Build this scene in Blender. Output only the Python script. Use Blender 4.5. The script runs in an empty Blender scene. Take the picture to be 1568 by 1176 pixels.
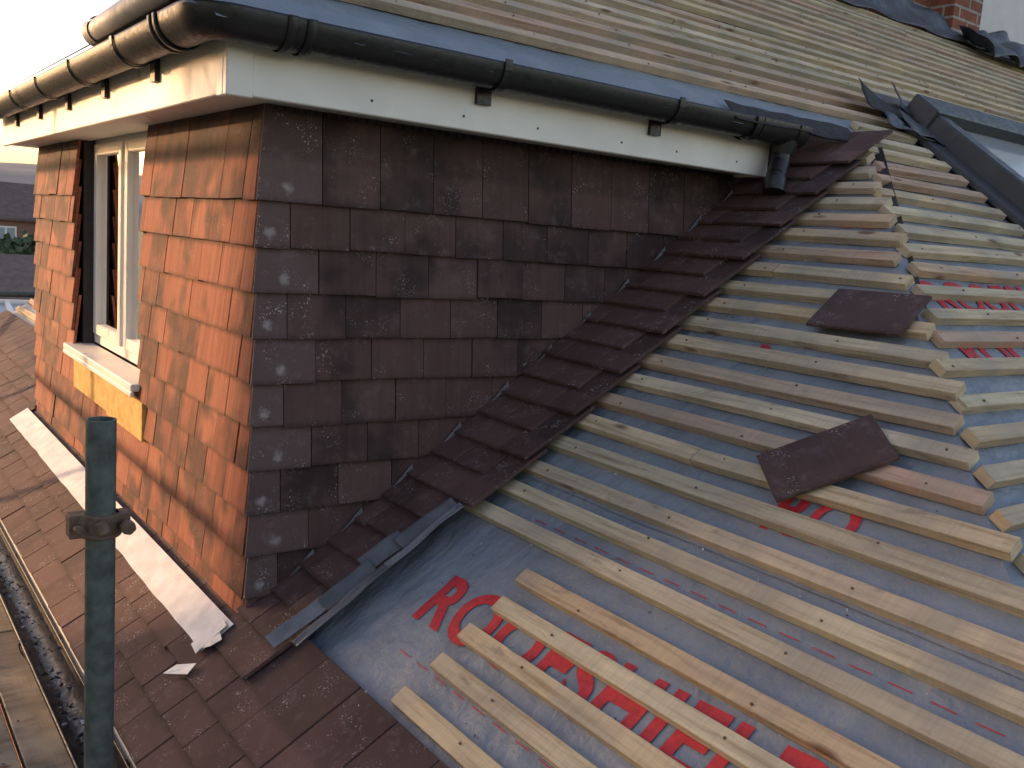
import bpy, bmesh, math, random
from mathutils import Vector, Matrix, noise
random.seed(11)
V=Vector
scene=bpy.context.scene
PT=0.72145; SL=math.atan(PT); CS,SN=math.cos(SL),math.sin(SL)
R0=1.67316
def hipx(y): return y+R0/PT
# ---------------------------------------------------------------- camera
def cam_setup():
    a,b,c=.64271,.15173,-.07453
    ca,sa,cb,sb,cc,sc=math.cos(a),math.sin(a),math.cos(b),math.sin(b),math.cos(c),math.sin(c)
    f=V((sa*cb,ca*cb,-sb)); r=V((ca,-sa,0)); d=f.cross(r)
    r2=r*cc+d*sc; d2=-r*sc+d*cc
    m=Matrix((( r2.x,-d2.x,-f.x,-.87361),(r2.y,-d2.y,-f.y,-2.25764),(r2.z,-d2.z,-f.z,1.04493),(0,0,0,1)))
    cd=bpy.data.cameras.new("camera"); cd.sensor_width=36; cd.lens=1424.88/1568*36
    cd.clip_start=.05; cd.clip_end=3000
    o=bpy.data.objects.new("camera",cd); scene.collection.objects.link(o); o.matrix_world=m
    scene.camera=o
cam_setup()
# ---------------------------------------------------------------- node helpers
def new_mat(name):
    m=bpy.data.materials.new(name); m.use_nodes=True
    nt=m.node_tree; b=nt.nodes["Principled BSDF"]; return m,nt,b
def N(nt,t,**k):
    n=nt.nodes.new(t)
    for kk,v in k.items(): setattr(n,kk,v)
    return n
def L(nt,a,b): nt.links.new(a,b)
def setin(n,**k):
    for kk,v in k.items(): n.inputs[kk.replace("_"," ")].default_value=v
def ramp(nt,fac,stops,interp='LINEAR'):
    r=N(nt,'ShaderNodeValToRGB'); r.color_ramp.interpolation=interp
    els=r.color_ramp.elements
    while len(els)>1: els.remove(els[-1])
    els[0].position=stops[0][0]; els[0].color=(*stops[0][1],1) if len(stops[0][1])==3 else stops[0][1]
    for p,c in stops[1:]:
        e=els.new(p); e.color=(*c,1)
    L(nt,fac,r.inputs[0]); return r.outputs[0]
def g(v): return (v,v,v)
def mix(nt,fac,a,b,mode='MIX'):
    m=N(nt,'ShaderNodeMix',data_type='RGBA',blend_type=mode)
    if isinstance(fac,(int,float)): m.inputs[0].default_value=fac
    else: L(nt,fac,m.inputs[0])
    for s,i in ((a,6),(b,7)):
        if isinstance(s,tuple): m.inputs[i].default_value=(*s,1)
        else: L(nt,s,m.inputs[i])
    return m.outputs[2]
def math_(nt,op,a,b=0.0,c=None):
    m=N(nt,'ShaderNodeMath',operation=op)
    for i,s in enumerate((a,b)+((c,) if c is not None else ())):
        if isinstance(s,(int,float)): m.inputs[i].default_value=s
        else: L(nt,s,m.inputs[i])
    return m.outputs[0]
def noise_(nt,vec,scale,detail=4,rough=.55):
    n=N(nt,'ShaderNodeTexNoise'); n.inputs['Scale'].default_value=scale; n.inputs['Detail'].default_value=detail
    n.inputs['Roughness'].default_value=rough
    L(nt,vec,n.inputs['Vector']); return n.outputs[0]
def bump(nt,b,h,strength=.3,dist=.01):
    n=N(nt,'ShaderNodeBump'); n.inputs['Strength'].default_value=strength; n.inputs['Distance'].default_value=dist
    L(nt,h,n.inputs['Height']); L(nt,n.outputs[0],b.inputs['Normal'])
def island_uv(nt,sx=1,sy=1,off=13.0):
    uv=N(nt,'ShaderNodeUVMap'); geo=N(nt,'ShaderNodeNewGeometry')
    cb=N(nt,'ShaderNodeCombineXYZ')
    L(nt,math_(nt,'MULTIPLY',geo.outputs['Random Per Island'],off),cb.inputs[0])
    L(nt,math_(nt,'MULTIPLY',geo.outputs['Random Per Island'],off*2.7),cb.inputs[1])
    L(nt,math_(nt,'MULTIPLY',geo.outputs['Random Per Island'],off*5.1),cb.inputs[2])
    mp=N(nt,'ShaderNodeMapping'); mp.inputs['Scale'].default_value=(sx,sy,1)
    L(nt,uv.outputs[0],mp.inputs[0])
    ad=N(nt,'ShaderNodeVectorMath',operation='ADD'); L(nt,mp.outputs[0],ad.inputs[0]); L(nt,cb.outputs[0],ad.inputs[1])
    return ad.outputs[0],uv.outputs[0],geo.outputs['Random Per Island']
# ---------------------------------------------------------------- materials
def tile_mat(name,c1,c2,c3,speck=.5,stain_shade=.5,ss=(.50,.62),ssc=2.6,streak=0,gauge=.115,edge=.35,smudge=0,dark=.38):
    m,nt,b=new_mat(name)
    iv,uv,rnd=island_uv(nt)
    tc=N(nt,'ShaderNodeTexCoord').outputs['Object']
    col=ramp(nt,rnd,[(0,c1),(.35,c2),(.7,c2),(1,c3)])
    big=noise_(nt,iv,9,5)
    col=mix(nt,ramp(nt,big,[(.3,g(0)),(.75,g(1))]),col,mix(nt,.5,col,c3))
    st=noise_(nt,tc,ssc,3); rr=math_(nt,'FRACT',math_(nt,'MULTIPLY',rnd,7.31))
    stf=ramp(nt,math_(nt,'ADD',st,math_(nt,'MULTIPLY',math_(nt,'SUBTRACT',rr,.5),.20)),[(ss[0],g(0)),(ss[1],g(1))])
    soft=ramp(nt,noise_(nt,iv,7,2),[(.32,g(.2)),(.60,g(1))])
    dk=math_(nt,'MULTIPLY',math_(nt,'MULTIPLY',stf,soft),stain_shade)  # tile stains; on the front tiles these patches are painted scaffold shadow
    col=mix(nt,dk,col,tuple(x*dark for x in c1))
    if streak:
        iv4,_,_=island_uv(nt,60,4)
        sk=noise_(nt,iv4,1.0,4)
        col=mix(nt,1.0,col,ramp(nt,sk,[(.3,g(1-streak)),(.7,g(1+streak))]),'MULTIPLY')
    sx=N(nt,'ShaderNodeSeparateXYZ'); L(nt,uv,sx.inputs[0])
    vv=math_(nt,'ADD',sx.outputs[1],math_(nt,'MULTIPLY',math_(nt,'SUBTRACT',noise_(nt,iv,60,3),.5),.012))
    ed=ramp(nt,vv,[(0,g(.62)),(.006,g(.85)),(.012,g(1)),(gauge-.018,g(1)),(gauge-.003,g(1-edge)),(1,g(1-edge))])  # paints course shadow lines: darker bottom edge and strip under the overlap
    col=mix(nt,1.0,col,ed,'MULTIPLY')
    gr=noise_(nt,tc,650,2,.7)
    col=mix(nt,1.0,col,ramp(nt,gr,[(.3,g(.68)),(.7,g(1.35))]),'MULTIPLY')
    sp=noise_(nt,iv,190,3,.6); spm=noise_(nt,iv,13,2)
    sf=math_(nt,'MULTIPLY',ramp(nt,sp,[(.60,g(0)),(.65,g(1))]),ramp(nt,spm,[(.54,g(0)),(.66,g(1))]))
    haze=ramp(nt,noise_(nt,iv,22,5,.65),[(.55,g(0)),(.8,g(.45))])
    col=mix(nt,math_(nt,'MULTIPLY',haze,speck),col,(.24,.20,.19))
    col=mix(nt,math_(nt,'MULTIPLY',sf,speck),col,(.48,.45,.43))
    if smudge:
        d=N(nt,'ShaderNodeVectorMath',operation='DISTANCE'); L(nt,uv,d.inputs[0]); d.inputs[1].default_value=(-.006,.034,0)
        dd=math_(nt,'ADD',d.outputs['Value'],math_(nt,'MULTIPLY',math_(nt,'SUBTRACT',noise_(nt,iv,70,4),.5),.03))
        col=mix(nt,math_(nt,'MULTIPLY',ramp(nt,dd,[(.004,g(1)),(.017,g(0))]),smudge),col,(.42,.38,.36))
    L(nt,col,b.inputs['Base Color']); setin(b,Roughness=.82)
    h=math_(nt,'ADD',gr,math_(nt,'MULTIPLY',noise_(nt,iv,30,4),1.5))
    bump(nt,b,h,.5,.002)
    return m
T_CHEEK=tile_mat("tile_dark_brown",(.073,.037,.032),(.093,.047,.040),(.118,.066,.056),.7,.9,(.49,.58),2.7,.14,edge=.3)
T_CORNER=tile_mat("tile_corner_brown",(.098,.060,.055),(.116,.071,.064),(.135,.087,.079),1.0,.25,edge=.3,smudge=.6)
T_FRONT=tile_mat("tile_brown_sunlit",(.175,.046,.023),(.24,.065,.030),(.29,.098,.050),.35,.95,(.47,.53),2.6,.26,edge=.72,dark=.30)  # same brown tile, reddened to paint in warm sun; dark mottle paints scaffold shadows
T_ROOF=tile_mat("tile_roof_brown",(.074,.037,.032),(.094,.046,.039),(.12,.063,.054),.8,.6,gauge=.097,edge=.35)
def wood_mat(name,cols,gray=.25):
    m,nt,b=new_mat(name)
    iv,uv,rnd=island_uv(nt)
    iv2,_,_=island_uv(nt,2.2,38)
    iv3,_,_=island_uv(nt,5.0,17)
    iv5,_,_=island_uv(nt,160,3)
    n=len(cols); col=ramp(nt,rnd,[(i/(n-1),c) for i,c in enumerate(cols)])
    gr=noise_(nt,iv2,1.6,6,.65)
    col=mix(nt,1.0,col,ramp(nt,gr,[(.28,(.56,.47,.38)),(.5,(1,1,1)),(.72,(1.22,1.22,1.2))]),'MULTIPLY')
    blot=noise_(nt,iv,4.5,4)
    col=mix(nt,ramp(nt,blot,[(.44,g(0)),(.66,g(gray*2.6))]),col,(.36,.31,.23))
    dark=noise_(nt,iv3,1.1,5,.7)
    col=mix(nt,ramp(nt,dark,[(.60,g(0)),(.74,g(.75))]),col,(.14,.11,.08))
    saw=noise_(nt,iv5,1.0,2); col=mix(nt,1.0,col,ramp(nt,saw,[(.3,g(.93)),(.7,g(1.06))]),'MULTIPLY')
    vo=N(nt,'ShaderNodeTexVoronoi'); vo.inputs['Scale'].default_value=1.0
    mp,_,_=island_uv(nt,3.8,12); L(nt,mp,vo.inputs['Vector'])
    kn=ramp(nt,vo.outputs['Distance'],[(.07,g(1)),(.15,g(0))])
    col=mix(nt,math_(nt,'MULTIPLY',kn,.85),col,(.13,.055,.022))
    L(nt,col,b.inputs['Base Color']); setin(b,Roughness=.75)
    bump(nt,b,gr,.45,.003)
    return m
WOOD=wood_mat("batten_timber",[(.57,.43,.25),(.62,.50,.31),(.46,.39,.26),(.66,.55,.37),(.55,.41,.24),(.52,.345,.24),(.63,.53,.34),(.44,.38,.26),(.61,.48,.29),(.58,.49,.33)],.3)
DECK=wood_mat("scaffold_board_timber",[(.16,.14,.11),(.22,.19,.15),(.15,.13,.11)],.4)
def plain(name,col,rough=.5,metal=0,nscale=None,namt=.2,bmp=.15,spec=None):
    m,nt,b=new_mat(name); setin(b,Roughness=rough,Metallic=metal)
    tc=N(nt,'ShaderNodeTexCoord').outputs['Object']
    if nscale:
        nn=noise_(nt,tc,nscale,6,.6)
        c=mix(nt,1.0,col,ramp(nt,nn,[(.25,g(1-namt)),(.75,g(1+namt))]),'MULTIPLY')
        L(nt,c,b.inputs['Base Color'])
        r=ramp(nt,noise_(nt,tc,nscale*2.3,4),[(.3,g(max(0,rough-.12))),(.7,g(min(1,rough+.18)))]); L(nt,r,b.inputs['Roughness'])
        if bmp: bump(nt,b,nn,bmp,.004)
    else: b.inputs['Base Color'].default_value=(*col,1)
    return m
def membrane_mat():
    m,nt,b=new_mat("roof_membrane_blue_grey")
    tc=N(nt,'ShaderNodeTexCoord').outputs['Object']
    n1=noise_(nt,tc,5,5); n2=noise_(nt,tc,900,2)
    col=ramp(nt,n1,[(.25,(.17,.20,.24)),(.5,(.215,.25,.29)),(.75,(.27,.305,.34))])
    col=mix(nt,1.0,col,ramp(nt,n2,[(.3,g(.9)),(.7,g(1.1))]),'MULTIPLY')
    dirt=ramp(nt,noise_(nt,tc,14,6,.7),[(.57,g(0)),(.75,g(.55))])
    col=mix(nt,dirt,col,(.33,.31,.28))
    L(nt,col,b.inputs['Base Color']); setin(b,Roughness=.5)
    mp=N(nt,'ShaderNodeMapping'); mp.inputs['Scale'].default_value=(5,15,5); mp.inputs['Rotation'].default_value=(0,0,.5); L(nt,tc,mp.inputs[0])
    w=math_(nt,'ADD',noise_(nt,tc,11,5,.6),noise_(nt,mp.outputs[0],1.0,4,.5)); bump(nt,b,w,.7,.02)
    return m
MEMB=membrane_mat()
RED=plain("red_print",(.52,.03,.04),.6,0,55,.3,0)
WHITE=plain("white_upvc",(.80,.78,.72),.38,0,5,.06,.03)
GUTTER=plain("black_gutter_plastic",(.020,.020,.021),.36,0,35,.35,.05)
GREYPL=plain("grey_pipe_plastic",(.30,.30,.30),.5,0,15,.2,.05)
LEAD=plain("lead_sheet",(.16,.17,.185),.55,.2,18,.3,.4)
SOAK=plain("soaker_lead_dull",(.13,.13,.135),.65,.1,30,.35,.3)
DLEAD=plain("dark_slate_flashing",(.075,.082,.095),.45,.1,18,.35,.5)
ALU=plain("aluminium_flashing",(.64,.63,.61),.5,.1,12,.18,.5)
GALV=plain("galvanised_tube",(.10,.125,.115),.55,.4,30,.5,.3)
RUST=plain("rusty_steel",(.15,.10,.07),.75,.3,60,.45,.5)
BLACK=plain("black_felt",(.02,.02,.022),.7,0,25,.4,.6)
DARKW=plain("wall_felt_dark",(.045,.04,.04),.9,0,9,.2,.1)
FOAM=plain("insulation_board_yellow",(.58,.36,.10),.8,0,22,.4,.3)
REND=plain("white_render",(.72,.71,.68),.85,0,8,.08,.3)
DGREY=plain("roof_window_grey_metal",(.07,.078,.085),.42,.4,14,.15,.03)
CURT=plain("interior_brown",(.20,.10,.05),.8,0,6,.6,0)
def brick_mat():
    m,nt,b=new_mat("red_brick")
    tc=N(nt,'ShaderNodeTexCoord').outputs['Object']
    sp=N(nt,'ShaderNodeSeparateXYZ'); L(nt,tc,sp.inputs[0])
    cb=N(nt,'ShaderNodeCombineXYZ'); L(nt,math_(nt,'ADD',sp.outputs[0],sp.outputs[1]),cb.inputs[0]); L(nt,sp.outputs[2],cb.inputs[1])
    br=N(nt,'ShaderNodeTexBrick'); L(nt,cb.outputs[0],br.inputs['Vector'])
    br.inputs['Color1'].default_value=(.30,.10,.055,1); br.inputs['Color2'].default_value=(.22,.075,.045,1); br.inputs['Mortar'].default_value=(.35,.32,.28,1)
    setin(br,Scale=1.0); br.inputs['Brick Width'].default_value=.225; br.inputs['Row Height'].default_value=.075; br.inputs['Mortar Size'].default_value=.008
    c=mix(nt,1.0,br.outputs[0],ramp(nt,noise_(nt,tc,20,4),[(.3,g(.75)),(.7,g(1.2))]),'MULTIPLY')
    L(nt,c,b.inputs['Base Color']); setin(b,Roughness=.9); bump(nt,b,br.outputs[1],-.3,.01); return m
BRICK=brick_mat()
def glass_mat():
    m,nt,b=new_mat("window_glass")
    out=nt.nodes["Material Output"]; nt.nodes.remove(b)
    gl=N(nt,'ShaderNodeBsdfGlossy'); gl.inputs['Roughness'].default_value=.02; gl.inputs['Color'].default_value=(.9,.9,.9,1)
    tr=N(nt,'ShaderNodeBsdfTransparent'); tr.inputs['Color'].default_value=(.55,.58,.56,1)
    fr=N(nt,'ShaderNodeFresnel'); fr.inputs['IOR'].default_value=1.4
    mx=N(nt,'ShaderNodeMixShader'); L(nt,fr.outputs[0],mx.inputs[0]); L(nt,tr.outputs[0],mx.inputs[1]); L(nt,gl.outputs[0],mx.inputs[2])
    L(nt,mx.outputs[0],out.inputs[0]); return m
GLASS=glass_mat()
LEAF=plain("foliage",(.06,.09,.035),.7,0,6,.5,0)
GRASS=plain("grass_ground",(.09,.11,.05),.9,0,.6,.4,.1)
HILLM=plain("hill_woodland_hazed",(.27,.25,.225),1.0,0,.03,.25,0)  # distance haze painted in as a paler base colour
BGROOF=plain("distant_roof_tiles_hazed",(.15,.105,.09),.85,0,3,.3,.2)  # colour lifted to paint haze over the far roofs
# ---------------------------------------------------------------- mesh builder
class B:
    def __init__(s): s.v=[];s.f=[];s.uv=[];s.m=[]
    def hexa(s,pts,loc,mat=0):
        i=len(s.v); s.v+= [tuple(p) for p in pts]
        F=[(0,3,2,1,'uv'),(4,5,6,7,'uv'),(0,1,5,4,'un'),(2,3,7,6,'un'),(1,2,6,5,'vn'),(3,0,4,7,'vn')]
        for a,b,c,d,k in F:
            s.f.append((i+a,i+b,i+c,i+d)); s.m.append(mat)
            for q in (a,b,c,d):
                l=loc[q]
                s.uv.append((l[0],l[1]) if k=='uv' else (l[0],l[2]*.3+.03) if k=='un' else (l[1]*1.0,l[2]*.3+.04))
    def box(s,o,U,Vv,Nn,u0,u1,v0,v1,n0,n1,mat=0,n0t=None,n1t=None,ju=None):
        if n0t is None: n0t,n1t=n0,n1
        loc=[(u0,v0,n0),(u1,v0,n0),(u1,v1,n0t),(u0,v1,n0t),(u0,v0,n1),(u1,v0,n1),(u1,v1,n1t),(u0,v1,n1t)]
        pts=[o+U*a+Vv*b+Nn*c for a,b,c in loc]
        du=(u0+u1)/2
        lc=[(a-du if abs(u1-u0)<.5 else a,b-v0,c) for a,b,c in loc]
        s.hexa(pts,lc,mat)
    def quad(s,ps,mat=0):
        i=len(s.v); s.v+=[tuple(p) for p in ps]; s.f.append(tuple(range(i,i+len(ps)))); s.m.append(mat)
        for p in ps: s.uv.append((p[0]+p[1],p[2]))
    def make(s,name,mats,parent=None,bevel=0,smooth=False,clip=None):
        me=bpy.data.meshes.new(name); me.from_pydata(s.v,[],s.f)
        ul=me.uv_layers.new(name="UVMap")
        for k,u in enumerate(s.uv): ul.data[k].uv=u
        for k,p in enumerate(me.polygons): p.material_index=s.m[k]; p.use_smooth=smooth
        for mt in (mats if isinstance(mats,list) else [mats]): me.materials.append(mt)
        bm=bmesh.new(); bm.from_mesh(me)
        for co,no in (clip or []):
            geom=bm.verts[:]+bm.edges[:]+bm.faces[:]
            r=bmesh.ops.bisect_plane(bm,geom=geom,plane_co=co,plane_no=no,clear_outer=True,dist=1e-5)
            ed=[e for e in r['geom_cut'] if isinstance(e,bmesh.types.BMEdge)]
            if s.v and len(ed): 
                try: bmesh.ops.holes_fill(bm,edges=ed,sides=8)
                except Exception: pass
        bmesh.ops.recalc_face_normals(bm,faces=bm.faces)
        bm.to_mesh(me); bm.free()
        o=bpy.data.objects.new(name,me); scene.collection.objects.link(o)
        if bevel:
            md=o.modifiers.new("bev",'BEVEL'); md.width=bevel; md.segments=1; md.limit_method='ANGLE'
        if parent: o.parent=parent
        return o
def empty(name):
    o=bpy.data.objects.new(name,None); scene.collection.objects.link(o); o.empty_display_size=.1; return o
EX,EY,EZ=V((1,0,0)),V((0,1,0)),V((0,0,1))
def wbox(b,x0,x1,y0,y1,z0,z1,mat=0): b.box(V((0,0,0)),EX,EY,EZ,x0,x1,y0,y1,z0,z1,mat)
def cyl(b,p0,p1,r,seg=20,mat=0,cap=True,r1=None):
    p0,p1=V(p0),V(p1); d=(p1-p0).normalized(); a=d.orthogonal().normalized(); c=d.cross(a); r1=r if r1 is None else r1
    i=len(b.v)
    for p,rr in ((p0,r),(p1,r1)):
        for k in range(seg):
            t=2*math.pi*k/seg; b.v.append(tuple(p+a*math.cos(t)*rr+c*math.sin(t)*rr))
    for k in range(seg):
        k2=(k+1)%seg; b.f.append((i+k,i+k2,i+seg+k2,i+seg+k)); b.m.append(mat); b.uv+=[(0,0)]*4
    if cap:
        b.f.append(tuple(i+k for k in range(seg))); b.m.append(mat); b.uv+=[(0,0)]*seg
        b.f.append(tuple(i+seg+k for k in range(seg))); b.m.append(mat); b.uv+=[(0,0)]*seg
def sheet_warp(name,fn,nu,nv,mat,parent=None,thick=.003,smooth=True,clip=None):
    b=B()
    for j in range(nv+1):
        for i in range(nu+1): b.v.append(tuple(fn(i/nu,j/nv)))
    for j in range(nv):
        for i in range(nu):
            a=j*(nu+1)+i; b.f.append((a,a+1,a+nu+2,a+nu+1)); b.m.append(0); b.uv+=[(i/nu,j/nv)]*4
    o=b.make(name,mat,parent,smooth=smooth,clip=clip)
    if thick:
        md=o.modifiers.new("sol",'SOLIDIFY'); md.thickness=thick
    return o
MU,MV,MN=EY,V((CS,0,SN)),V((-SN,0,CS))
def mpt(x,y,n=0): return V((x,y,PT*x))+MN*n
RU,RV,RN=EX,V((0,CS,SN)),V((0,-SN,CS))
def rpt(x,y,n=0): return V((x,y,PT*y+R0))+RN*n
house=empty("house")
# ---------------------------------------------------------------- laid roof tiles (main slope)
TL,TW,TH=.265,.165,.011
def lay(b,o,U,Vv,Nn,u0,u1,v0,first,n_top,delta,mat=0,length=TL,vmax=None,jit=1.0,cm=None,open_=None,ctop=0):
    u=u0; w=first; fi=True
    while u<u1-.012:
        e=min(u+w,u1)
        if e-u>.012:
            a,c=u+.0012,e-.0012
            dv=random.gauss(0,.0014)*jit; dn=abs(random.gauss(0,.0016))*jit; rot=random.gauss(0,.005)*jit
            segs=[(a,c)]
            vt=v0+length if vmax is None else min(v0+length,vmax)
            if open_:
                oa,ob,va,vb=open_
                if v0+.005<vb and v0+.09>va:
                    segs=[]
                    if a<oa: segs.append((a,min(c,oa)))
                    if c>ob: segs.append((max(a,ob),c))
                elif v0<va<vt and c>oa and a<ob: vt=min(vt,va)
            for a2,c2 in segs:
                if c2-a2<.01: continue
                fr=(vt-v0)/length
                nb=n_top+delta*1.0; nt_=n_top+delta*(1-fr)
                mm=mat
                if cm is not None and fi: mm=cm
                ct=ctop*fr if fi else 0
                loc=[(a2,v0+dv-rot*.08,nb+dn),(c2,v0+dv+rot*.08,nb+dn),(c2,vt,nt_+dn),(a2+ct,vt,nt_+dn),
                     (a2,v0+dv-rot*.08,nb+TH+dn),(c2,v0+dv+rot*.08,nb+TH+dn),(c2,vt,nt_+TH+dn),(a2+ct,vt,nt_+TH+dn)]
                pts=[o+U*p+Vv*q+Nn*r for p,q,r in loc]
                b.hexa(pts,[(p-(a2+c2)/2,q-v0,r) for p,q,r in loc],mm)
        u=e; w=TW; fi=False
rt=B(); GM=.078; o0=V((0,0,0))
for k in range(0,3):
    xb=-.155-GM*k; vb=xb/CS
    lay(rt,o0,MU,MV,MN,-1.95,6.0,vb,TW if k%2 else TW/2,-.003,.031,length=TL)
lay(rt,o0,MU,MV,MN,-1.95,6.0,-.315/CS,TW,-.012,.02,length=.16)
for k in range(1,27):
    xb=-.155+GM*k; vb=xb/CS
    if k<8: w=.205+.045*(k/8)+(.0825 if k%2 else 0)*.55
    else: w=.285+(.0825 if k%2==0 else 0)
    lay(rt,o0,-MU,MV,MN,-.02,w,vb,TW if k%2 else TW/2+.02,-.003,.031,jit=1.5)
    if k<4: lay(rt,o0,MU,MV,MN,2.93,6.0,vb,TW if k%2 else TW/2,-.003,.031)
rt.make("laid_roof_tiles",T_ROOF,house,bevel=.0016)
# ---------------------------------------------------------------- membranes
def wob(x,y): 
    return .004*noise.noise(V((x*5,y*3,1.3)))+.0035*noise.noise(V((x*14,y*9,4.1)))+.003*abs(noise.noise(V((x*7+y*4,y*5-x*3,9.1))))
def memb(name,pf,x0,x1,y0,y1,step,clips,n=-.031):
    nx,ny=int((x1-x0)/step),int((y1-y0)/step)
    return sheet_warp(name,lambda i,j: pf(x0+(x1-x0)*i,y0+(y1-y0)*j,n+wob(x0+(x1-x0)*i,y0+(y1-y0)*j)),nx,ny,MEMB,house,0,True,clips)
memb("main_membrane",mpt,-.30,2.6,-2.5,0.05,.025,[((R0/PT,0,0),V((1,-1,0)))])
memb("far_membrane",mpt,-.30,3.2,2.93,6.0,.08,[])
memb("upper_membrane",rpt,-.3,9.5,-.23,1.3,.05,[((-.04,0,0),V((-1,1,0)))])
memb("hip_side_membrane",rpt,-.2,9.5,-2.5,-.23,.05,[((R0/PT,0,0),V((-1,1,0)))])
for xl in (.62,1.42):
    def lap(i,j,xl=xl):
        y=-2.4+2.15*i; x=xl+.012*noise.noise(V((y*2,xl,0)))-.004+.10*j
        return mpt(x,y,-.031+wob(x,y)+.0026*(1-j)+.0015+(.003*max(0,noise.noise(V((y*6,xl,3))))*(1-j)))
    sheet_warp("membrane_lap",lap,90,4,MEMB,house,0,True,[((R0/PT,0,0),V((1,-1,0)))])
db=B()
db.quad([mpt(-.3,-2.5,-.06),mpt(2.1,-.3,-.06),mpt(2.1,6,-.06),mpt(-.3,6,-.06)])
db.make("rafter_void",DARKW,house)
fr=B(); zf=PT*(-.23)+R0
def fpt(x,y,n=0): return V((x,y,zf+PT*(x+.26)-n))
fr.quad([fpt(-.25,-.22,.01),fpt(1.22,1.25,.01),fpt(1.22,1.73,.01),fpt(-.25,3.2,.01)])
fr.make("dormer_front_slope",BGROOF,house)
# ---------------------------------------------------------------- battens
bt=B(); nails=B()
def batten_gen(o,U,Vv,Nn,a0,a1,w,h,jit=1.0):
    sk=random.gauss(0,.0022)*jit; bow=random.gauss(0,.0022)*jit; n1=-.004+random.gauss(0,.0012); w=w+random.gauss(0,.0014)
    ln=a1-a0; ns=max(1,min(5,int(abs(ln)/.4)))
    i0=len(bt.v); sec=[]
    for s in range(ns+1):
        t=s/ns; a=a0+ln*t; c=sk*(2*t-1)+bow*math.sin(math.pi*t); nn=n1+.0015*math.sin(t*5+sk*900)
        for q,r in ((-w/2,nn-h),(w/2,nn-h),(w/2,nn),(-w/2,nn)):
            bt.v.append(tuple(o+U*a+Vv*(q+c)+Nn*r))
        sec.append(a)
    per=[0,w,w+h,2*w+h,2*w+2*h]
    for s in range(ns):
        for k in range(4):
            a=i0+s*4+k; b_=i0+s*4+(k+1)%4
            bt.f.append((a,b_,b_+4,a+4)); bt.m.append(0)
            bt.uv+=[(sec[s],per[k]),(sec[s],per[k+1]),(sec[s+1],per[k+1]),(sec[s+1],per[k])]
    for s,idx in ((0,(0,3,2,1)),(ns,(0,1,2,3))):
        bt.f.append(tuple(i0+s*4+k for k in idx)); bt.m.append(0); bt.uv+=[(0,0),(.0,w*.3),(h*.3,w*.3),(h*.3,0)]
def batten_m(x,ya,yb,w=.042,h=.025):
    jx=random.gauss(0,.0025); o=V((x+jx,0,PT*(x+jx)))
    batten_gen(o,MU,MV,MN,ya,yb,w,h)
    for yn in (-.42,-.86,-1.31,-1.76,3.4,3.9,4.4):
        if min(ya,yb)+.02<yn<max(ya,yb)-.02:
            p=o+MU*(yn+random.gauss(0,.008))+MV*random.gauss(0,.006)-MN*.004
            cyl(nails,p,p+MN*.0022,.0030,8)
def batten_r(y,xa,xb,w=.040,h=.025):
    jy=random.gauss(0,.0025); o=V((0,y+jy,PT*(y+jy)+R0))
    batten_gen(o,RU,RV,RN,xa,xb,w,h,1.6)
    xn=.3
    while xn<5:
        if xa+.02<xn<xb-.02:
            p=o+RU*(xn+random.gauss(0,.008))+RV*random.gauss(0,.006)-RN*.004
            cyl(nails,p,p+RN*.0022,.0034,6)
        xn+=.45
for k in range(0,25):
    x=.100+GM*k
    ye=x-R0/PT-.005+random.uniform(-.020,.028)
    ys=-.64+random.uniform(-.014,.014) if k<5 else -.22
    if x>2.03: continue
    if k in (9,17):
        mid=(ys+ye)/2+.1; batten_m(x,ye,mid-.003); batten_m(x,mid,ys)
    else: batten_m(x,ye,ys)
for k in range(0,14):
    x=.04+GM*k; batten_m(x,3.05,5.95)
y=-2.25
while y<1.24:
    if y<-.24:
        xa=hipx(y)+random.uniform(.008,.06)
    else: xa=y+.02+random.uniform(0,.03)
    if -.235<y<-.10: xa=2.14+(y+.235)*.6
    segs=[(xa,9.3)]
    if -1.02<y<.03: segs=[(xa,2.58),(3.82,9.3)]
    for a,b_ in segs:
        cur=a
        while cur<b_:
            ln=random.uniform(1.0,3.2)
            e=min(cur+ln,b_)
            if b_-e<.4: e=b_
            batten_r(y,cur,e-.003); cur=e
    y+=GM
bt.make("timber_battens",WOOD,house,bevel=.0013)
nails.make("batten_nails",RUST,house)
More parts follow.
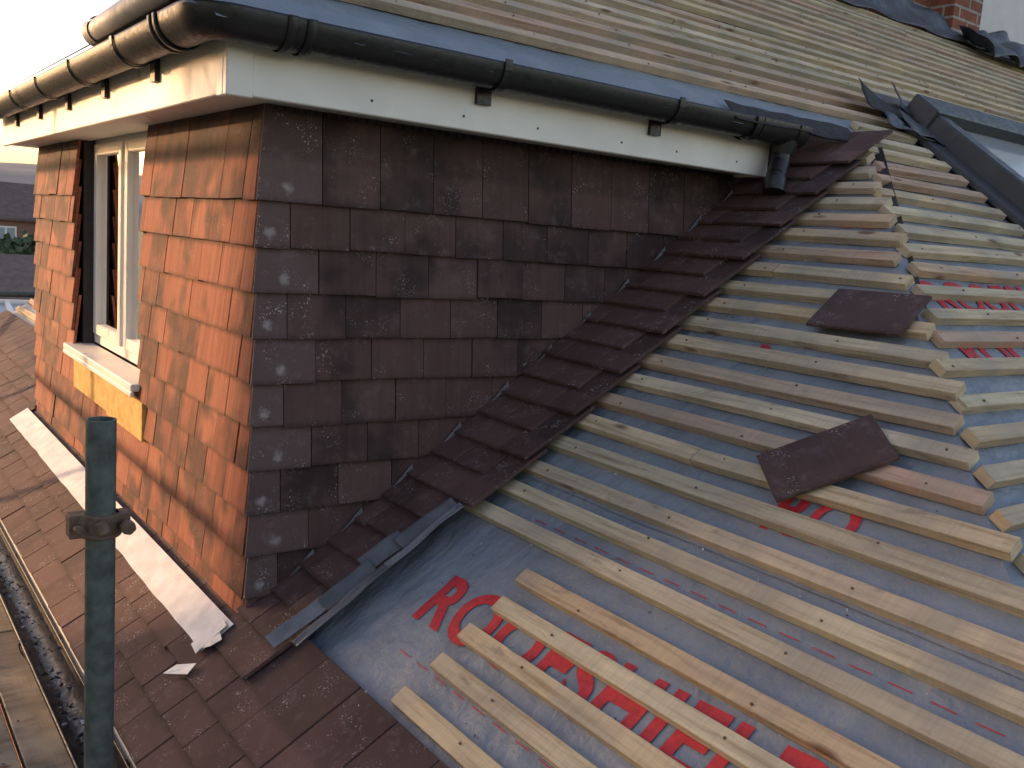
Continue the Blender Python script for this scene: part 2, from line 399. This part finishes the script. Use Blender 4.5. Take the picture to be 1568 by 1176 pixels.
# ---------------------------------------------------------------- printing on membrane
def text_on(s,x,y,h,length,plane='M',bold=.03,skew=0):
    cu=bpy.data.curves.new("print",'FONT'); cu.body=s; cu.size=1; cu.offset=bold; cu.space_character=1.08
    o=bpy.data.objects.new("tmp",cu); scene.collection.objects.link(o)
    dg=bpy.context.evaluated_depsgraph_get(); dg.update()
    me=bpy.data.meshes.new_from_object(o.evaluated_get(dg))
    bpy.data.objects.remove(o)
    xs=[v.co.x for v in me.vertices]; ys=[v.co.y for v in me.vertices]
    x0,x1=min(xs),max(xs); y0,y1=min(ys),max(ys)
    bm=bmesh.new(); bm.from_mesh(me); 
    bmesh.ops.triangulate(bm,faces=bm.faces)
    for _ in range(2): bmesh.ops.subdivide_edges(bm,edges=[e for e in bm.edges if e.calc_length()>.08],cuts=1)
    bmesh.ops.triangulate(bm,faces=bm.faces)
    if plane=='M': U,Vv,Nn,pf=-MU,MV,MN,mpt
    else: U,Vv,Nn,pf=RU,RV,RN,rpt
    for v in bm.verts:
        a=(v.co.x-x0)/(x1-x0)*length; b_=(v.co.y-y0)/(y1-y0)*h
        p=pf(x,y,0)+U*a+Vv*(b_+skew*a)
        v.co=p+Nn*(-.031+wob(p.x,p.y)+.0028)
    bm.to_mesh(me); bm.free(); me.materials.clear(); me.materials.append(RED)
    ob=bpy.data.objects.new("membrane_print",me); scene.collection.objects.link(ob); ob.parent=house
text_on("ROOFSHIELD",.222,-.44,.150,1.08,skew=.05)
text_on("P",1.125,-.635,.05,.035)
text_on("RO",.70,-1.045,.135,.19,skew=.05)
text_on("ROOFSHIELD",1.38,-1.16,.140,1.0,plane='R')
text_on("ROOFSHIELD",1.52,-.985,.140,1.0,plane='R')
gb=B()
for xl in (.16,.53,.90,1.27,1.64):
    y=-.50
    while y>xl-R0/PT+.03 and y>-1.9:
        y2=y-.045
        gb.quad([mpt(xl+dx,yy,-.031+wob(xl+dx,yy)+.0022) for dx,yy in ((0,y),(.0018,y),(.0018,y2),(0,y2))])
        y-=.075
gb.make("membrane_guide_lines",RED,house)
cr=B()
for i in range(260):
    x=random.uniform(-.3,1.6); y=random.uniform(-1.7,-.42)
    if y<x-R0/PT+.05: continue
    n=-.029+wob(x,y) if x>.07 else .03
    s=random.uniform(.0015,.005); p=mpt(x,y,n+s*.5)
    d=[V((random.uniform(-1,1),random.uniform(-1,1),random.uniform(-.5,1)))*s for _ in range(4)]
    m_=random.choice((0,1,1,2))
    for a,b_,c in ((0,1,2),(1,2,3),(0,2,3),(0,1,3)): cr.quad([p+d[a],p+d[b_],p+d[c]],m_)
cr.make("crumbs",[REND,DLEAD,WOOD],house)
# ---------------------------------------------------------------- dormer
dormer=empty("dormer")
OPEN=(1.03,2.08,.44,1.36)
GW=.1146; ZB=1.102
ck=B()
for k in range(0,11):
    zb=ZB-GW*k
    lay(ck,V((-.017,.02,0)),EX,EZ,-EY,0,2.0,zb,TW/2+.01 if k%2 else TW+.01,0,.027,cm=1,ctop=.026,jit=1.5)
ck.make("cheek_hung_tiles",[T_CHEEK,T_CORNER],dormer,bevel=.0014,clip=[((0,0,-.012),V((PT,0,-1)))])
ft=B()
for k in range(0,11):
    zb=ZB-GW*k
    lay(ft,V((.022,-.010,0)),EY,EZ,-EX,0,2.97,zb,TW if k%2 else TW/2,0,.029,open_=OPEN,ctop=.022,jit=1.2)
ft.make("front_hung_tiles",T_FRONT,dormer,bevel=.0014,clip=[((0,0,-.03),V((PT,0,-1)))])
wb=B()
wbox(wb,.04,2.1,.03,.1,-.1,1.5)
wbox(wb,.03,.10,.105,OPEN[0],-.1,1.5)
wbox(wb,.03,.10,OPEN[1],2.94,-.1,1.5)
wbox(wb,.03,.10,OPEN[0]+.001,OPEN[1]-.001,-.1,.44)
wbox(wb,.03,.10,OPEN[0]+.001,OPEN[1]-.001,1.365,1.5)
wbox(wb,.105,2.1,2.86,2.94,-.1,1.5)
wb.make("wall_backing",DARKW,dormer)
sk=B()
for k in range(0,13):
    x=.13+k*GM*1.99+random.uniform(-.01,.01)
    if x>1.72: break
    z=PT*x+.045; yy=-.018; q=random.uniform(.5,.95)
    sk.quad([(x-.045*q,yy-.008,z-.036*q),(x+.045*q,yy-.008,z+.026*q),(x+.040*q,yy-.003,z+.048*q)])
so=sk.make("lead_soakers",SOAK,dormer); md=so.modifiers.new("s",'SOLIDIFY'); md.thickness=.0015
fa=B(); FZ0,FZ1=1.325,1.492
wbox(fa,-.08,1.74,-.132,-.114,FZ0,FZ1)
wbox(fa,-.135,-.117,-.09,3.1,FZ0,FZ1)
wbox(fa,-.139,-.076,-.136,-.112,FZ0-.004,FZ1+.001)
wbox(fa,-.139,-.113,-.111,-.07,FZ0-.004,FZ1+.001)
wbox(fa,-.115,1.74,-.112,.035,FZ0+.008,FZ0+.018)
wbox(fa,-.115,.06,.036,3.09,FZ0+.008,FZ0+.018)
wbox(fa,1.722,1.74,-.113,.02,FZ0,FZ1)
fa.make("fascia_board",WHITE,dormer,bevel=.003)
vs=B()
for i in range(60):
    x=.02+i*.028
    wbox(vs,x,x+.012,-.020,-.012,1.318,1.330)
vs.make("eaves_vent",BLACK,dormer)
nl=B()
for i in range(6):
    x=.22+i*.27+random.uniform(-.03,.03); cyl(nl,(x,-.1335,1.36),(x,-.131,1.36),.0032,8)
nl.make("fascia_pins",DARKW,dormer)
wn=B()
ya,yb,za,zb_=OPEN[0]+.012,OPEN[1]-.0,.475,1.362
def frame(b,x0,x1,y0,y1,z0,z1,w,mat=0):
    wbox(b,x0,x1,y0,y0+w,z0,z1,mat); wbox(b,x0,x1,y1-w,y1,z0,z1,mat)
    wbox(b,x0+.001,x1-.001,y0+w,y1-w,z0,z0+w,mat); wbox(b,x0+.001,x1-.001,y0+w,y1-w,z1-w,z1,mat)
frame(wn,.075,.135,ya,yb,za,zb_,.055)
ym=(ya+yb)/2
wbox(wn,.074,.136,ym-.03,ym+.03,za+.056,zb_-.056)
for s0,s1 in ((ya+.045,ym-.022),(ym+.022,yb-.045)):
    frame(wn,.060,.110,s0,s1,za+.045,zb_-.045,.045)
wn.make("window_frame",WHITE,dormer,bevel=.004)
gl=B()
for s0,s1 in ((ya+.085,ym-.06),(ym+.06,yb-.085)): gl.quad([(.082,s0,za+.085),(.082,s1,za+.085),(.082,s1,zb_-.085),(.082,s0,zb_-.085)])
gl.make("window_glass",GLASS,dormer)
sl=B()
wbox(sl,-.045,.075,OPEN[0]-.03,OPEN[1]+.03,.445,.470); wbox(sl,-.046,-.032,OPEN[0]-.031,OPEN[1]+.031,.425,.4445)
sl.make("window_sill",WHITE,dormer,bevel=.004)
cu=B()
nn=60
for i in range(nn):
    y0=1.08+(i/nn)*.98; y1=1.08+((i+1)/nn)*.98
    f=lambda t:.30+.03*math.sin(t*55)+.015*math.sin(t*23)
    cu.quad([(f(y0),y0,.45),(f(y1),y1,.45),(f(y1),y1,1.35),(f(y0),y0,1.35)])
cu.make("curtain",CURT,dormer,smooth=True)
pn=B(); wbox(pn,-.026,-.010,.93,1.42,.285,.418); wbox(pn,-.024,-.010,1.424,2.0,.295,.420); pn.make("exposed_board",FOAM,dormer,bevel=.002)
# ---------------------------------------------------------------- apron flashing
def apron(i,j):
    y=-.03+3.02*i; x=-.104+.081*j
    n=.0415-.004*j+.0018*noise.noise(V((y*9,x*22,2)))+.0012*noise.noise(V((y*30,x*30,7)))
    return mpt(x+.004*noise.noise(V((y*6,0,5)))*(1-j),y,n)
sheet_warp("apron_flashing",apron,260,6,ALU,house,.0015,smooth=False)
def jag(name,pts,lift,mat,parent=None,n=.044):
    b=B(); c=V((sum(p[0] for p in pts)/len(pts),sum(p[1] for p in pts)/len(pts),0))
    ps=[mpt(p[0],p[1],n+random.uniform(0,lift)) for p in pts]; cc=mpt(c.x,c.y,n+lift*.4)
    for i in range(len(ps)): b.quad([ps[i],ps[(i+1)%len(ps)],cc])
    o=b.make(name,mat,parent); md=o.modifiers.new("s",'SOLIDIFY'); md.thickness=.0012; return o
jag("apron_torn_end",[(-.11,.02),(-.03,.02),(-.035,-.03),(-.052,-.025),(-.06,-.062),(-.085,-.055),(-.10,-.03),(-.115,-.035)],.006,ALU,house)
jag("flashing_scrap",[(-.185,-.005),(-.15,-.085),(-.125,-.075),(-.155,-.02)],.010,WHITE)
# ---------------------------------------------------------------- flashing strips by the strip tiles
fl=empty("valley_flashing")
def strip(name,x0,x1,y0,y1,w,lift,mat,seed):
    def f(i,j):
        x=x0+(x1-x0)*i; y=y0+(y1-y0)*i+ (j-.5)*w
        n=.044+lift*(j**2)+.003*noise.noise(V((x*14,j*2,seed)))+.0015*math.sin(x*40+seed)
        return mpt(x,y,n)
    return sheet_warp(name,f,40,6,mat,fl,.002)
strip("piece_low",.0,.13,-.235,-.262,.030,.022,LEAD,1)
strip("piece_mid",.12,.245,-.27,-.285,.034,.024,DLEAD,3)
strip("piece_high",.31,.455,-.290,-.320,.030,.022,DLEAD,7)
strip("piece_under",.03,.27,-.300,-.315,.022,.006,DLEAD,5)
strip("piece_tip",.23,.33,-.262,-.285,.034,.030,DLEAD,9)
strip("piece_top",.26,.46,-.315,-.335,.018,.006,LEAD,11)
# ---------------------------------------------------------------- gutters
def sweep(b,path,prof,mat=0):
    n=len(prof); i0=len(b.v)
    for (x,y,ox,oy) in path:
        for (o,z) in prof: b.v.append((x+ox*o,y+oy*o,z))
    for s in range(len(path)-1):
        for k in range(n-1):
            a=i0+s*n+k; b.f.append((a,a+1,a+n+1,a+n)); b.m.append(mat); b.uv+=[(0,0)]*4
GR=.053; GZ=1.487
def prof(r,z=GZ,lip=True):
    p=[(-r,z+.004)]
    for k in range(15):
        t=math.pi*k/14; p.append((-r*math.cos(t),z-r*1.08*math.sin(t)))
    if lip: p+=[(r,z+.006),(r-.006,z+.006),(r-.006,z)]
    return p
def gpath(xf,ys,yfar,xend,rad=.05,steps=8):
    p=[(xf,yfar,-1,0)]
    n=30
    for i in range(1,n): p.append((xf,yfar+(ys+rad-yfar)*i/n,-1,0))
    for k in range(steps+1):
        t=math.pi/2*k/steps
        p.append((xf+rad-rad*math.cos(t),ys+rad-rad*math.sin(t),-math.cos(t),-math.sin(t)))
    for i in range(1,n+1): p.append((xf+rad+(xend-xf-rad)*i/n,ys,0,-1))
    return p
gut=empty("rain_gutter")
XF,YS=-.197,-.192
b=B(); sweep(b,gpath(XF,YS,3.12,1.80),prof(GR)); o=b.make("gutter_channel",GUTTER,gut,smooth=True)
md=o.modifiers.new("s",'SOLIDIFY'); md.thickness=.0028; md.offset=-1
b=B(); pth=gpath(XF,YS,.10,.02,rad=.05); 
pth=[p for p in pth if p[1]<.055 or p[2]>-.99]
sweep(b,pth,prof(GR+.004)); 
def band(b,axis,at,w,r,z=GZ):
    if axis=='x': path=[(at,YS,0,-1),(at+w,YS,0,-1)]
    else: path=[(XF,at+w,-1,0),(XF,at,-1,0)]
    sweep(b,path,prof(r,z))
for at in (-.02,-.065): band(b,'x',at+.02,.022,GR+.009)
for at in (.00,.04): band(b,'y',at,.02,GR+.009)
o=b.make("gutter_corner_union",GUTTER,gut,smooth=True); md=o.modifiers.new("s",'SOLIDIFY'); md.thickness=.004
b=B()
for at in (.535,1.17): band(b,'x',at,.024,GR+.006); wbox(b,at-.01,at+.034,-.146,-.133,1.395,1.478); wbox(b,at+.002,at+.022,-.25,-.244,1.478,1.50)
for at in (.40,.95,1.5,2.05,2.6): band(b,'y',at,.024,GR+.006); wbox(b,-.149,-.136,at-.01,at+.034,1.395,1.478)
o=b.make("gutter_brackets",GUTTER,gut,smooth=False); md=o.modifiers.new("s",'SOLIDIFY'); md.thickness=.003
b=B()
for at in (1.52,1.74): band(b,'x',at,.03,GR+.008)
sweep(b,[(1.56,YS,0,-1),(1.80,YS,0,-1)],prof(GR+.004))
cyl(b,(1.74,-.19,1.445),(1.735,-.188,1.400),.046,24,r1=.036)
pts=[(1.735,-.188,1.405),(1.728,-.190,1.375),(1.712,-.197,1.345),(1.694,-.207,1.322),(1.682,-.215,1.300)]
for i in range(4): cyl(b,pts[i],pts[i+1],.033,20)
cyl(b,(1.686,-.212,1.312),(1.674,-.220,1.270),.038,20)
b.quad([V((1.80,-.19-GR,GZ)),V((1.80,-.19-GR*.7,GZ-.042)),V((1.80,-.19,GZ-GR)),V((1.80,-.19+GR*.7,GZ-.042)),V((1.80,-.19+GR,GZ))])
o=b.make("gutter_outlet",GUTTER,gut,smooth=True); md=o.modifiers.new("e",'EDGE_SPLIT'); md.split_angle=.7
b=B(); cyl(b,(-.235,.66,1.535),(-.235,-.75,1.555),.034,28,cap=False); cyl(b,(-.235,.655,1.535),(-.235,-.745,1.555),.030,28,cap=False)
cyl(b,(-.235,.66,1.535),(-.235,.60,1.536),.038,28,cap=False)
b.make("drain_pipe",GREYPL,None,smooth=True)
def tray(i,j):
    x=1.42+.66*i; y=-.262+.07*j
    n=-.004+.008*noise.noise(V((x*9,y*9,8)))-.010*(1-j)
    return rpt(x,y,n)
sheet_warp("eaves_felt_tray",tray,50,6,BLACK,house,.002)
def tray2(i,j):
    x=-.2+2.2*i; e=.012*noise.noise(V((x*6,0,8)))+.008*noise.noise(V((x*19,0,2)))
    y=-.255+.10*j+e*(1-j)
    return rpt(x,y,-.022-.008*(1-j)+.012*max(0,noise.noise(V((x*10,y*4,8))))*(1-j)**.5)
sheet_warp("eaves_membrane_edge",tray2,150,6,MEMB,house,0)
eg=empty("rain_gutter"); 
b=B(); ez=-.262
sweep(b,[(-.375,y_,-1,0) for y_ in (6.0,4,2,1,0,-1,-2)],prof(GR,ez)); o=b.make("eaves_gutter_channel",GUTTER,eg,smooth=True); md=o.modifiers.new("s",'SOLIDIFY'); md.thickness=.0028
b=B()
for y_ in (-.9,-.1,.7,1.5,2.3,3.1): sweep(b,[(-.375,y_+.024,-1,0),(-.375,y_,-1,0)],prof(GR+.006,ez))
o=b.make("eaves_gutter_brackets",GUTTER,eg); md=o.modifiers.new("s",'SOLIDIFY'); md.thickness=.003
b=B()
for i in range(900):
    y_=random.uniform(-1.5,5); x_=-.375+random.gauss(0,.018); s=random.uniform(.003,.014); p=V((x_,y_,ez-.046+abs(x_+.375)*.5+random.uniform(0,.008)))
    d=[V((random.uniform(-1,1),random.uniform(-1,1),random.uniform(-.6,.9)))*s for _ in range(4)]
    b.quad([p+d[0],p+d[1],p+d[2]],0 if i%6 else 1); b.quad([p+d[1],p+d[2],p+d[3]],0)
b.make("gutter_debris",[DLEAD,REND],eg)
b=B(); wbox(b,-.31,-.29,-2,6,-.42,-.25); wbox(b,-.29,.02,-2,6,-.425,-.41); wbox(b,.02,.1,-2.2,6,-4.5,-.41,1)
b.make("eaves_fascia_wall",[WHITE,BRICK],house)
# ---------------------------------------------------------------- loose tiles
def loose(name,A,C,tilt=0,n=0):
    b=B(); a=(C-A).normalized(); d=MN.cross(a); c=(A+C)/2
    b.box(c,a,d,MN,-TL/2,TL/2,-TW/2,TW/2,n,n+TH,0,n0t=n+tilt,n1t=n+TH+tilt)
    b.make(name,T_LOOSE,None,bevel=.0022)
T_LOOSE=tile_mat("tile_loose_brown",(.068,.036,.032),(.078,.041,.036),(.09,.050,.044),.9,.5,(.45,.6),5,.1,gauge=2,edge=0)
loose("roof_tile",mpt(1.285,-.745),mpt(1.290,-1.0),0,.002)
loose("roof_tile",mpt(.79,-1.01),mpt(.945,-1.165),.002,.002)
# ---------------------------------------------------------------- roof window
rw=empty("roof_window")
b=B(); X0,X1,Y0,Y1=2.70,3.70,-1.0,-.02
def rbox(b,x0,x1,y0,y1,n0,n1,mat=0):
    b.box(V((0,0,R0)),RU,RV,RN,x0,x1,y0/CS,y1/CS,n0,n1,mat)
rbox(b,X0,X0+.08,Y0,Y1,0,.085); rbox(b,X1-.08,X1,Y0,Y1,0,.085)
rbox(b,X0+.081,X1-.081,Y0,Y0+.08,0,.08); rbox(b,X0-.01,X1+.01,Y1-.09,Y1+.02,0.001,.10)
rbox(b,X0-.10,X0-.001,Y0-.05,Y1+.03,-.02,.012); rbox(b,X1+.001,X1+.10,Y0-.05,Y1+.03,-.02,.012)
rbox(b,X0-.10,X1+.10,Y1+.021,Y1+.13,-.02,.014)
rbox(b,X0+.1,X0+.12,Y0+.08,Y1-.09,.04,.075); 
b.make("frame",DGREY,rw,bevel=.006)
b=B(); b.quad([rpt(X0+.08,Y0+.07,.05),rpt(X1-.08,Y0+.07,.05),rpt(X1-.08,Y1-.08,.05),rpt(X0+.08,Y1-.08,.05)]); 
pg=plain("roof_window_pane",(.35,.38,.40),.08,.0); b.make("pane",pg,rw)
def flap(name,x0,y0,sx,sy,seed,mat,lift=.09,amp=.012):
    def f(i,j):
        x=x0+sx*i+.03*j; y=y0+sy*j-.05*i
        return rpt(x,y,.02+lift*(1-i)**2*(.3+j*.7)+amp*noise.noise(V((i*3,j*3,seed))))
    sheet_warp(name,f,12,8,mat,rw,.003)
flap("loose_flap_a",2.34,-.06,.34,.10,1,BLACK,.06); flap("loose_flap_b",2.50,-.16,.24,.10,4,DLEAD,.03); flap("loose_flap_c",2.64,-.03,.16,.12,6,DLEAD,.06)
flap("loose_flap_d",2.38,-.14,.26,.05,9,DLEAD,.02)
# ---------------------------------------------------------------- upper wall, chimney
uw=B()
zr=PT*1.28+R0
wbox(uw,3.0,5.45,1.42,1.7,zr-.4,zr+2.0,0)
wbox(uw,5.46,9.5,1.38,1.9,zr-.5,zr+2.4,1)
wbox(uw,5.10,5.44,1.24,1.415,zr-.4,zr+1.4,0)
uw.make("upper_wall",[BRICK,REND],house)
def rflash(i,j):
    x=2.9+6.4*i; y=1.17+.2*j+.03*noise.noise(V((x*3,1,1)))
    return rpt(x,y,.015+.07*j*j+.05*noise.noise(V((x*4,j*2,3)))*(.3+j)) 
sheet_warp("abutment_flashing",rflash,160,8,DLEAD,house,.003)
def rflash2(i,j):
    x=5.1+1.6*i; y=1.02+.22*j
    return rpt(x,y,.03+.07*abs(math.sin(x*9))+.04*noise.noise(V((x*4,j*2,3))))
sheet_warp("abutment_slates",rflash2,60,8,DLEAD,house,.004)
# ---------------------------------------------------------------- scaffold pole + scaffold
sp=empty("scaffold_pole")
b=B(); px,py=-.505,-.625
cyl(b,(px,py,-4.5),(px,py,.70),.0242,32,cap=False); cyl(b,(px,py,-.5),(px,py,.6995),.0205,32,cap=False)
i=len(b.v)
for r in (.0242,.0205):
    for k in range(32): t=2*math.pi*k/32; b.v.append((px+r*math.cos(t),py+r*math.sin(t),.70))
for k in range(32): k2=(k+1)%32; b.f.append((i+k,i+k2,i+32+k2,i+32+k)); b.m.append(0); b.uv+=[(0,0)]*4
b.make("tube",GALV,sp,smooth=True)
b=B(); cz=.52
cyl(b,(px,py,cz-.018),(px,py,cz+.018),.031,24); cyl(b,(px,py,cz-.022),(px,py,cz-.014),.034,24)
wbox(b,px-.052,px-.024,py-.016,py+.016,cz-.020,cz+.020); wbox(b,px+.022,px+.045,py-.018,py+.014,cz-.016,cz+.018)
cyl(b,(px+.034,py-.05,cz),(px+.034,py+.03,cz),.007,10); cyl(b,(px+.034,py-.052,cz),(px+.034,py-.036,cz),.013,6)
cyl(b,(px-.04,py-.034,cz),(px-.04,py+.03,cz),.008,10); cyl(b,(px+.0,py-.038,cz-.01),(px-.01,py-.03,cz+.01),.012,8)
b.make("coupler",RUST,sp,bevel=.002)
sc=empty("scaffold")
b=B(); DZ=-.46
for i in range(7):
    x0=-.01-.235*i
    for y0,y1 in ((-2.6,1.28),(1.30,5.2)): wbox(b,x0-.225,x0,y0+random.uniform(-.02,.02),y1,DZ-.038+random.uniform(-.004,.004),DZ)
wbox(b,-1.70,-1.662,-1.0,4.6,DZ,DZ+.22)
b.make("deck_boards",DECK,sc,bevel=.003)
b=B()
for y_ in (-.6,1.3,3.65,5.4): cyl(b,(-1.73,y_,-4.5),(-1.73,y_,1.9),.024,14)
for z_ in (.62,1.66): cyl(b,(-1.77,-1.2,z_),(-1.77,6.2,z_),.024,14)
for y_ in (-.5,1.4,3.2,5.3): cyl(b,(-1.9,y_,DZ-.065),(-.42,y_,DZ-.065),.024,14)
cyl(b,(-1.9,6.15,.33),(3.5,6.15,.33),.024,14); cyl(b,(-.1,6.1,-4.5),(-.1,6.1,-.2),.024,14)
b.make("tubes",GALV,sc,smooth=True)
b=B()
for i in range(250):
    y_=random.uniform(-1.5,3); x_=random.uniform(-.75,-.45); s=random.uniform(.003,.018); p=V((x_,y_,DZ+s*.3))
    d=[V((random.uniform(-1,1),random.uniform(-1,1),random.uniform(-.2,.7)))*s for _ in range(4)]
    for a,b__,c in ((0,1,2),(1,2,3),(0,2,3)): b.quad([p+d[a],p+d[b__],p+d[c]],i%3)
b.make("deck_debris",[DLEAD,T_ROOF,REND],sc)
# ---------------------------------------------------------------- surroundings
b=B(); b.quad([(-900,-900,-4.5),(900,-900,-4.5),(900,1500,-4.5),(-900,1500,-4.5)]); b.make("ground",GRASS)
def hillf(i,j):
    x=-500+1300*i; y=330+300*j
    return V((x,y,-5+math.sin(math.pi*min(1,j*1.0))*(30-14*i+9*noise.noise(V((x*.006,y*.006,2)))+2.0*noise.noise(V((x*.05,y*.05,2))))))
sheet_warp("hill",hillf,160,30,HILLM,None,0)
def mkhouse(name,cx,cy,w,d,z0,ze,zr_,rot=0,mats=None,over=.3):
    e=empty(name); e.location=(cx,cy,0); e.rotation_euler=(0,0,rot)
    b=B(); wbox(b,-w/2,w/2,-d/2,d/2,z0,ze)
    for sx in (-w/2,w/2): b.quad([V((sx,-d/2,ze)),V((sx,d/2,ze)),V((sx,0,zr_-.1))])
    b.make("walls",BRICK,e)
    b=B(); o=over
    b.box(V((0,0,0)),EX,V((0,1,0)),EZ,-w/2-o,w/2+o,-d/2-o,0,ze-.15,ze,0,n0t=zr_-.15,n1t=zr_)
    b.box(V((0,0,0)),EX,V((0,-1,0)),EZ,-w/2-o,w/2+o,-d/2-o,0,ze-.15,ze,0,n0t=zr_-.15,n1t=zr_)
    b.make("roof",BGROOF,e)
    b=B(); g_=B()
    for sx in (-w*.3,0,w*.3):
        for zz in ([ze-1.7] if ze-z0<4 else [ze-1.7,ze-4.3]):
            for sy in (-1,1):
                y_=sy*d/2
                wbox(b,sx-.6,sx+.6,min(y_,y_+sy*.05),max(y_,y_+sy*.05),zz,zz+1.2)
                for q in (-.28,.28): wbox(g_,sx+q-.22,sx+q+.22,min(y_,y_+sy*.055),max(y_,y_+sy*.055),zz+.1,zz+1.1)
    b.make("windows",WHITE,e); g_.make("panes",pg,e)
    b=B(); wbox(b,-w*.35,-w*.35+.7,-.35,.35,zr_-.8,zr_+1.0); b.make("chimney",BRICK,e)
    return e
mkhouse("sun_block_house",10.5,66,9,7,-4.5,.2,2.4,.1)
mkhouse("bungalow",4.6,36,14,7,-4.5,-2.2,-.75,.05)
mkhouse("bungalow",-6,52,10,7,-4.5,-2.0,-.3,.3)
def nb():  # unseen house added to keep low sun off the near roof
    d0=9; s1=.06; wdt=11
    ex=V((.76,.65,0)).normalized(); dd=V((-.65,.76,0)).normalized()
    c=dd*(d0+4)+ex*(s1-wdt/2)
    mkhouse("sun_block_house",c.x,c.y,wdt,8,-4.5,5.0,7.2,math.atan2(.65,.76),over=.02)
nb()
cv=empty("conservatory"); cv.location=(2.6,21,0)
b=B()
for x_ in (-2,-1,0,1,2): wbox(b,x_-.05,x_+.05,-1.55,-1.45,-4.5,-2.0); b.box(V((0,0,0)),EX,EY,EZ,x_-.05,x_+.05,-1.55,1.5,-2.0,-1.92,0,n0t=-1.3,n1t=-1.22)
wbox(b,-2.1,2.1,-1.6,-1.5,-2.08,-1.98); wbox(b,-2.1,2.1,1.5,1.6,-4.5,-1.2)
b.make("frame",WHITE,cv)
b=B(); b.quad([(-2,-1.5,-1.98),(2,-1.5,-1.98),(2,1.5,-1.28),(-2,1.5,-1.28)]); b.quad([(-2,-1.5,-4.5),(2,-1.5,-4.5),(2,-1.5,-2),(-2,-1.5,-2)]); b.make("panes",pg,cv)
def foliage(name,c,rx,ry,rz,n,s):
    b=B()
    for i in range(n):
        while True:
            p=V((random.uniform(-1,1),random.uniform(-1,1),random.uniform(-1,1)))
            if p.length<1 and p.length>.35+.3*noise.noise(p*3): break
        q=V((c[0]+p.x*rx,c[1]+p.y*ry,c[2]+p.z*rz*(1+.3*noise.noise(V((p.x*4,p.y*4,0))))))
        a=V((random.gauss(0,1),random.gauss(0,1),random.gauss(0,1))).normalized()*s; d=a.orthogonal()*random.uniform(.6,1)
        b.quad([q-a,q+d,q+a,q-d])
    b.make(name,LEAF)
foliage("hedge",(1.9,13.5,-2.9),3.2,.9,1.5,5000,.09)
foliage("shrub",(9,48,-2.5),5,2,2.3,3500,.22)
foliage("shrub",(14.5,60,-1),3,2,2.6,2500,.22)
# ---------------------------------------------------------------- light
el=math.radians(9); sd=V((-.65,.76,0)).normalized()*math.cos(el)+V((0,0,math.sin(el)))
sun=bpy.data.lights.new("sun",'SUN'); sun.energy=5; sun.angle=math.radians(.9); sun.color=(1,.60,.31)
so=bpy.data.objects.new("sun",sun); scene.collection.objects.link(so); so.rotation_euler=sd.to_track_quat('Z','Y').to_euler()
w=bpy.data.worlds.new("World"); scene.world=w; w.use_nodes=True; nt=w.node_tree
sky=nt.nodes.new('ShaderNodeTexSky'); sky.sky_type='NISHITA'; sky.sun_disc=False; sky.sun_elevation=el
sky.sun_rotation=math.atan2(sd.x,sd.y); sky.dust_density=2.0; sky.air_density=1.0; sky.ozone_density=.8
bg=nt.nodes["Background"]; bg.inputs[1].default_value=.15
L(nt,mix(nt,1.0,sky.outputs[0],(2.8,2.4,2.5),'MULTIPLY'),bg.inputs[0])
scene.view_settings.view_transform='Standard'; scene.view_settings.look='None'; scene.view_settings.exposure=0
